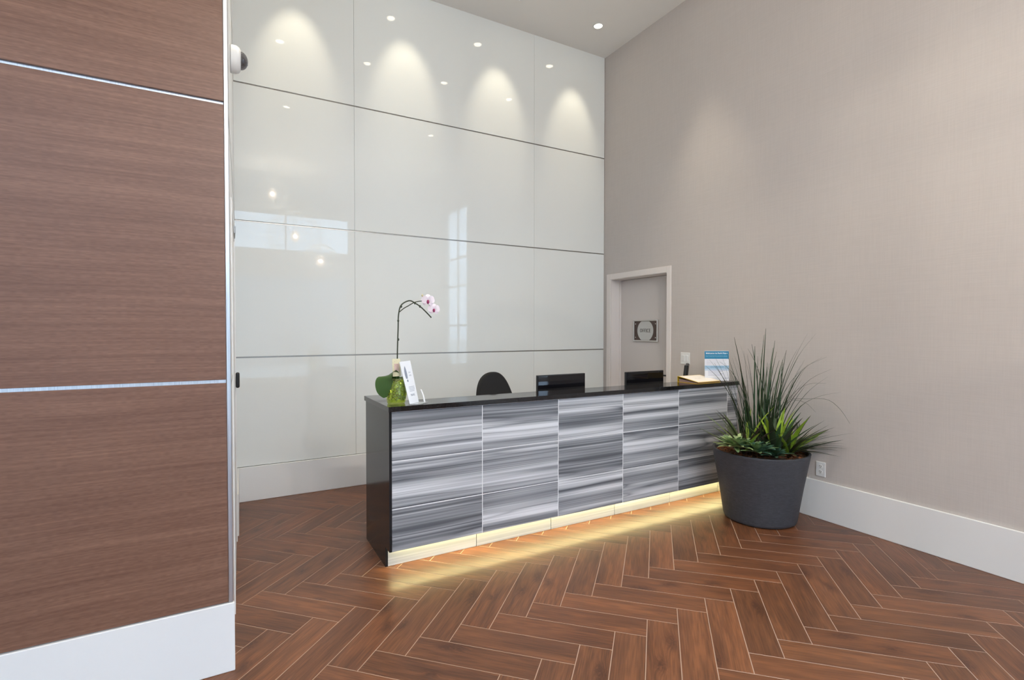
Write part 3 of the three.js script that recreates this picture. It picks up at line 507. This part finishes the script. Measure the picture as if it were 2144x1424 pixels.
{ // tall grass
  const [gx, gz] = spot(0.03, -0.03);
  const g = thing('ornamental_grass', 'tall spiky dark green grass at the back of the planter', 'plant', [gx, SOIL, gz]);
  const mats = [leafMat(0.018, 0.055, 0.02), leafMat(0.03, 0.075, 0.028), leafMat(0.022, 0.045, 0.016), leafMat(0.05, 0.085, 0.03)];
  const blade = (b, tipR, tipT, h, droop, w, k) => {
    // b: base offset (r, t); tip offset from the base in right / toward directions; droop bends the last third down
    const pts = [];
    for (let i = 0; i <= 6; i++) { const s = i / 6, out = Math.pow(s, 1.9), rr_ = b[0] + tipR * out, tt = b[1] + tipT * out, y = h * (s - droop * Math.pow(s, 3.2)); const q = V(gx + rt[0] * rr_ + tw[0] * tt, SOIL - 0.01 + y, gz + rt[1] * rr_ + tw[1] * tt), over = q.x + 0.09; if (over > 0) { q.x = -0.09 + 0.06 * (1 - Math.exp(-over * 8)); q.z += over * 0.9; } pts.push(q.sub(V(gx, SOIL, gz))); }
    mesh('blade', leaf(pts, w, 0.35, null, 14, (t) => Math.min(1, 0.75 + t) * Math.pow(1 - t * 0.97, 0.55)), mats[k], g);
  };
  const fixed = [[-0.10, -0.16, 0.93, 0.0], [-0.07, -0.03, 0.86, 0.0], [0.0, 0.02, 0.95, 0.0], [0.03, 0.07, 1.0, 0.0], [0.06, 0.10, 0.9, 0.0], [0.10, 0.22, 0.98, 0.02], [0.10, 0.20, 0.88, 0.05], [-0.13, -0.30, 0.78, 0.04], [-0.12, -0.27, 0.72, 0.0], [-0.10, -0.22, 0.74, 0.02], [-0.04, -0.13, 0.92, 0.05], [0.08, 0.36, 0.95, 0.18], [0.12, 0.30, 0.66, 0.05], [0.02, -0.10, 0.97, 0.10], [0.10, 0.16, 0.82, 0.0], [0.09, 0.34, 0.92, 0.16], [0.11, 0.34, 0.80, 0.14], [0.12, 0.40, 0.66, 0.22], [0.08, 0.30, 1.0, 0.04], [-0.12, -0.36, 0.80, 0.12], [-0.10, -0.30, 0.95, 0.22], [0.05, -0.20, 1.0, 0.16]];
  for (const [b, tip, h, dr] of fixed) blade([b, rr(-0.08, 0.08)], tip, rr(-0.1, 0.14), h, dr, 0.017, Math.floor(rnd() * 3));
  for (let i = 0; i < 74; i++) {
    const b = rr(-0.15, 0.14), dr = rnd() < 0.22 ? rr(0.1, 0.35) : rr(0, 0.05);
    blade([b, rr(-0.11, 0.11)], b * rr(0.5, 1.7) + rr(-0.07, 0.07), rr(-0.09, 0.16), rr(0.45, 0.88), dr, rr(0.009, 0.016), Math.floor(rnd() * 4));
  }
  // the long blade that folds over to the right, and two arching ones
  const bend = (list) => mesh('blade', leaf(list.map(([x, y, z]) => V(x - gx, y - SOIL, z - gz)), 0.014, 0.35, null, 26, (t) => Math.pow(1 - t * 0.95, 0.4)), mats[2], g);
  bend([[-0.33, 0.52, 2.45], [-0.28, 0.80, 2.48], [-0.22, 0.935, 2.53], [-0.14, 0.962, 2.66], [-0.09, 0.965, 2.78], [-0.07, 0.90, 2.86], [-0.05, 0.80, 2.92]]);
  bend([[-0.32, 0.52, 2.46], [-0.25, 0.82, 2.50], [-0.17, 1.01, 2.57], [-0.12, 1.08, 2.66], [-0.08, 1.09, 2.76]]);
  bend([[-0.33, 0.52, 2.46], [-0.27, 0.82, 2.50], [-0.2, 0.94, 2.56], [-0.15, 0.93, 2.64], [-0.11, 0.86, 2.70]]);
}
function rosette(name, label, [r, t], y, n, len, width, tilt, mats, group, o = {}) {
  const [x, z] = spot(r, t), g = thing(name, label, 'plant', [x, y, z], 0, group);
  for (let i = 0; i < n; i++) {
    const s = (i + 0.5) / n, az = (o.az ? rr(...o.az) : i * 2.39996), el = tilt[0] + (tilt[1] - tilt[0]) * s + rr(-0.1, 0.1), L = rr(len[0], len[1]) * (o.inner ? 0.55 + 0.45 * (1 - s) : 1), d = V(Math.cos(az), 0, Math.sin(az)), pts = [];
    for (let k = 0; k <= 4; k++) { const q = k / 4, e = el - (o.droop ?? 0.35) * q * q; pts.push(keepOff(V(x + d.x * L * q * Math.cos(e), y + L * q * Math.sin(el) - (o.droop ?? 0.35) * 0.25 * L * q * q, z + d.z * L * q * Math.cos(e))).sub(V(x, y, z))); }
    mesh('leaf', leaf(pts, rr(width[0], width[1]), o.fold ?? 0.3, null, 8, o.wf), mats[Math.floor(rnd() * mats.length)], g);
  }
  return g;
}
const lime = leafMat(0.27, 0.42, 0.03, 0.45), olive = leafMat(0.06, 0.085, 0.025, 0.5), dark = leafMat(0.022, 0.035, 0.016, 0.5), maroon = leafMat(0.06, 0.032, 0.03, 0.5), deep = leafMat(0.03, 0.075, 0.028, 0.5);
const spear = (t) => Math.pow(Math.sin(Math.PI * Math.min(1, 0.16 + 0.84 * t)), 0.85);
rosette('dracaena', 'olive and maroon spiky plant on the left behind the succulents', [-0.15, 0.06], SOIL, 30, [0.30, 0.44], [0.024, 0.038], [0.35, 1.15], [maroon, olive, olive, dark, lime], 'spiky plants in the planter', { wf: spear, droop: 0.2 });
rosette('dracaena', 'spiky plant with upright lime leaves at the front centre of the planter', [0.03, 0.17], SOIL, 18, [0.30, 0.43], [0.036, 0.052], [0.75, 1.35], [lime, dark, dark, lime, deep], 'spiky plants in the planter', { wf: spear, droop: 0.12 });
rosette('dracaena', 'spiky plant with mixed lime and dark leaves on the right', [0.17, 0.10], SOIL, 28, [0.28, 0.42], [0.03, 0.046], [0.3, 1.15], [lime, deep, lime, dark, lime, olive], 'spiky plants in the planter', { wf: spear, droop: 0.2 });
rosette('dracaena', 'dark narrow-leaved plant drooping over the right rim', [0.21, 0.02], SOIL + 0.02, 26, [0.30, 0.48], [0.014, 0.022], [0.12, 0.75], [dark, dark, deep, olive], 'spiky plants in the planter', { wf: spear, droop: 0.35, az: [-0.2, 2.2] });
const sage = leafMat(0.38, 0.50, 0.22, 0.55), sage2 = leafMat(0.19, 0.31, 0.13, 0.55), teal = leafMat(0.065, 0.16, 0.10, 0.5);
const plump = (t) => Math.pow(Math.sin(Math.PI * (0.14 + 0.84 * t)), 0.6);
rosette('succulent', 'pale sage green succulent at the left rim of the planter', [-0.255, 0.14], SOIL + 0.07, 56, [0.15, 0.20], [0.034, 0.044], [0.1, 1.25], [sage, sage, sage2], 'succulents in the planter', { inner: true, wf: plump, fold: 0.4 });
rosette('succulent', 'green succulent in the middle of the three at the front rim', [-0.135, 0.24], SOIL + 0.055, 46, [0.13, 0.17], [0.03, 0.042], [0.15, 1.3], [sage2, teal, sage2], 'succulents in the planter', { inner: true, wf: plump, fold: 0.4 });
rosette('succulent', 'small blue-green succulent nearest the centre of the front rim', [-0.03, 0.28], SOIL + 0.035, 34, [0.11, 0.14], [0.034, 0.046], [0.15, 1.3], [teal, teal, deep], 'succulents in the planter', { inner: true, wf: plump, fold: 0.4 });

// ------------------------------------------------------------------ fittings on the walls
{
  const s = thing('light_switch', 'white double light switch on the wall beside the door', 'switch', [0, 1.212, 1.304], -Math.PI / 2);
  mesh('plate', moved(rbox(0.118, 0.118, 0.008, 0.003), 0, 0, 0.004), M.white, s);
  for (const x of [-0.023, 0.023]) { const r = rbox(0.033, 0.066, 0.008, 0.002); r.rotateX(0.06); r.translate(x, 0, 0.009); mesh('rocker', r, M.white, s); }
}
{
  const s = thing('wall_outlet', 'white double electrical outlet above the baseboard behind the planter', 'outlet', [0, 0.397, 2.683], -Math.PI / 2);
  mesh('plate', moved(rbox(0.074, 0.116, 0.007, 0.003), 0, 0, 0.0035), M.white, s);
  for (const y of [-0.021, 0.021]) { const f = cyl(0.0165, 0.0165, 0.004, 20); f.rotateX(Math.PI / 2); f.translate(0, y, 0.008); const k = mesh('socket', f, M.white, s); mesh('slots', merge([bx(-0.0075, y - 0.001, 0.0095, -0.0045, y + 0.009, 0.0105), bx(0.0045, y - 0.001, 0.0095, 0.0075, y + 0.008, 0.0105), moved(cyl(0.003, 0.003, 0.001, 10).rotateX(Math.PI / 2), 0, y - 0.008, 0.0100)]), M.blackPlastic, k); }
}
{ // dome camera on the return wall
  const z = 1.6, s = thing('security_camera', 'white dome security camera high beside the wood wall', 'camera', [retX(z), 3.075, z], Math.PI / 2);
  const base = lathe([[0.001, 0], [0.074, 0], [0.076, 0.004], [0.076, 0.03], [0.068, 0.045], [0.056, 0.053], [0.001, 0.053]], 40); base.rotateX(Math.PI / 2); mesh('housing', base, M.white, s);
  const dome = new THREE.SphereGeometry(0.05, 32, 16, 0, 6.2832, 0, Math.PI / 2); dome.scale(1, 0.78, 1); dome.rotateX(Math.PI / 2); dome.translate(0, 0, 0.053);
  mesh('dome', dome, phys({ color: lin(0.35, 0.34, 0.36), transmission: 0.8, thickness: 0, roughness: 0.03 }), s);
  const ey = new THREE.SphereGeometry(0.026, 20, 14); ey.translate(0, 0, 0.054); const e = mesh('lens_ball', ey, M.blackGloss, s); const ln = cyl(0.010, 0.012, 0.02, 16); ln.rotateX(Math.PI / 2.4); ln.translate(0, -0.012, 0.078); mesh('lens', ln, M.blackGloss, e);
}
{ // door in the return wall, seen edge-on
  const d = structGroup('door_2', 'white door in the return wall, seen edge-on');
  const strip = (z0, z1, out, y0, y1) => extrudeY([[retX(z0) - 0.002, z0], [retX(z1) - 0.002, z1], [retX(z1) + out, z1], [retX(z0) + out, z0]], y0, y1);
  mesh('casing', strip(0.86, 0.93, 0.008, 0, 2.19), M.white, d);
  mesh('casing', strip(1.90, 1.97, 0.004, 0, 2.19), M.white, d);
  mesh('casing', strip(0.93, 1.90, 0.005, 2.12, 2.19), M.white, d);
  mesh('door_leaf', strip(0.935, 1.895, 0.002, 0.006, 2.115), M.white, d);
  const hd = rbox(0.024, 0.108, 0.034, 0.011, 3); hd.translate(retX(1.0) + 0.018, 1.153, 1.0); const h = mesh('door_pull', hd, M.blackPlastic, d); h.userData.label = 'black door pull';
  const cl = rbox(0.012, 0.05, 0.22, 0.005); cl.translate(retX(1.05) + 0.006, 2.155, 1.1); mesh('door_closer', cl, std({ color: lin(0.3, 0.32, 0.34), roughness: 0.4, metalness: 0.6 }), d);
}

// ------------------------------------------------------------------ lamps
function downlight(x, z, label, tilt = 0, tiltX = 0, power = DOWNLIGHT_POWER, cone = 0.38, soft = 0.55) {             // tilt: lens aimed towards the glass wall
  const d = thing('downlight', label, 'light', [x, H, z], 0, 'recessed ceiling downlights');
  const ring = lathe([[0.044, 0], [0.062, 0], [0.062, -0.003], [0.058, -0.006], [0.046, -0.006], [0.044, -0.003]], 36); mesh('trim_ring', ring, M.white, d);
  mesh('lens', moved(cyl(0.043, 0.043, 0.003, 28), 0, -0.002, 0), M.lens, d);
  const s = new THREE.SpotLight(LAMP_COLOR, power, 0, cone, soft, 2); s.position.set(x, H - 0.012, z); s.target.position.set(x + Math.sin(tiltX), H - 0.012 - Math.cos(tilt), z - Math.sin(tilt)); s.castShadow = true; s.shadow.radius = 2; s.name = 'downlight_lamp'; scene.add(s, s.target);
}
const ordX = ['nearest the corner of the two walls', 'second from the corner', 'third from the corner', 'fourth from the corner'];
[-0.5, -1.51, -2.545, -3.555].forEach((x, i) => {
  downlight(x, 0.49, 'small round downlight in row along glass panels, ' + ordX[i], 0.47);
  downlight(x, 1.56, 'small round downlight in row over the desk, ' + ordX[i], 0, 0, i ? 7.5 : 9, i ? 0.62 : 0.46, 1);
});
downlight(-3.31, 3.42, 'small round downlight out in the lobby, in line with the wood wall', 0, 0, 8, 0.7, 1);
downlight(-1.015, 3.43, 'small round downlight out in the lobby, nearer the beige wall', 0, 0, 8, 0.7, 1);
function pendant(x, y, z, R, label) {
  const p = thing('pendant_lamp', label, 'lamp', [x, y, z], 0, 'globe pendants behind the viewer');
  mesh('cord', moved(cyl(0.003, 0.003, H - y - R * 0.9, 8), 0, (H - y + R * 0.9) / 2, 0), M.blackPlastic, p);
  mesh('canopy', moved(cyl(0.05, 0.05, 0.02), 0, H - y - 0.01, 0), M.white, p);
  const wires = []; for (let i = 0; i < 9; i++) { const t = new THREE.TorusGeometry(R, 0.004, 5, 48); t.rotateY(i * Math.PI / 9); wires.push(t); }
  for (let i = 1; i < 6; i++) { const a = i * Math.PI / 6, t = new THREE.TorusGeometry(R * Math.sin(a), 0.004, 5, 48); t.rotateX(Math.PI / 2); t.translate(0, R * Math.cos(a), 0); wires.push(t); }
  mesh('wire_globe', merge(wires), M.winFrame, p);
  const b = new THREE.SphereGeometry(0.1, 20, 16); b.scale(0.85, 1.2, 0.85); mesh('bulb', b, M.bulb, p);
  mesh('bulb_rod', moved(cyl(0.004, 0.004, R - 0.1, 8), 0, (R + 0.1) / 2, 0), M.winFrame, p);
  const l = new THREE.PointLight(lin(1, 0.92, 0.80), PENDANT_POWER, 0, 2); l.position.set(x, y, z); l.castShadow = true; l.name = 'pendant_lamp_light'; scene.add(l);
}
pendant(-3.30, 4.28, 6.5, 0.30, 'wire globe pendant hung highest behind the viewer');
pendant(-2.875, 3.455, 6.5, 0.52, 'largest wire globe pendant behind the viewer');
pendant(-2.556, 2.817, 5.3, 0.32, 'wire globe pendant hung lowest behind the viewer');

renderer.render(scene, camera);
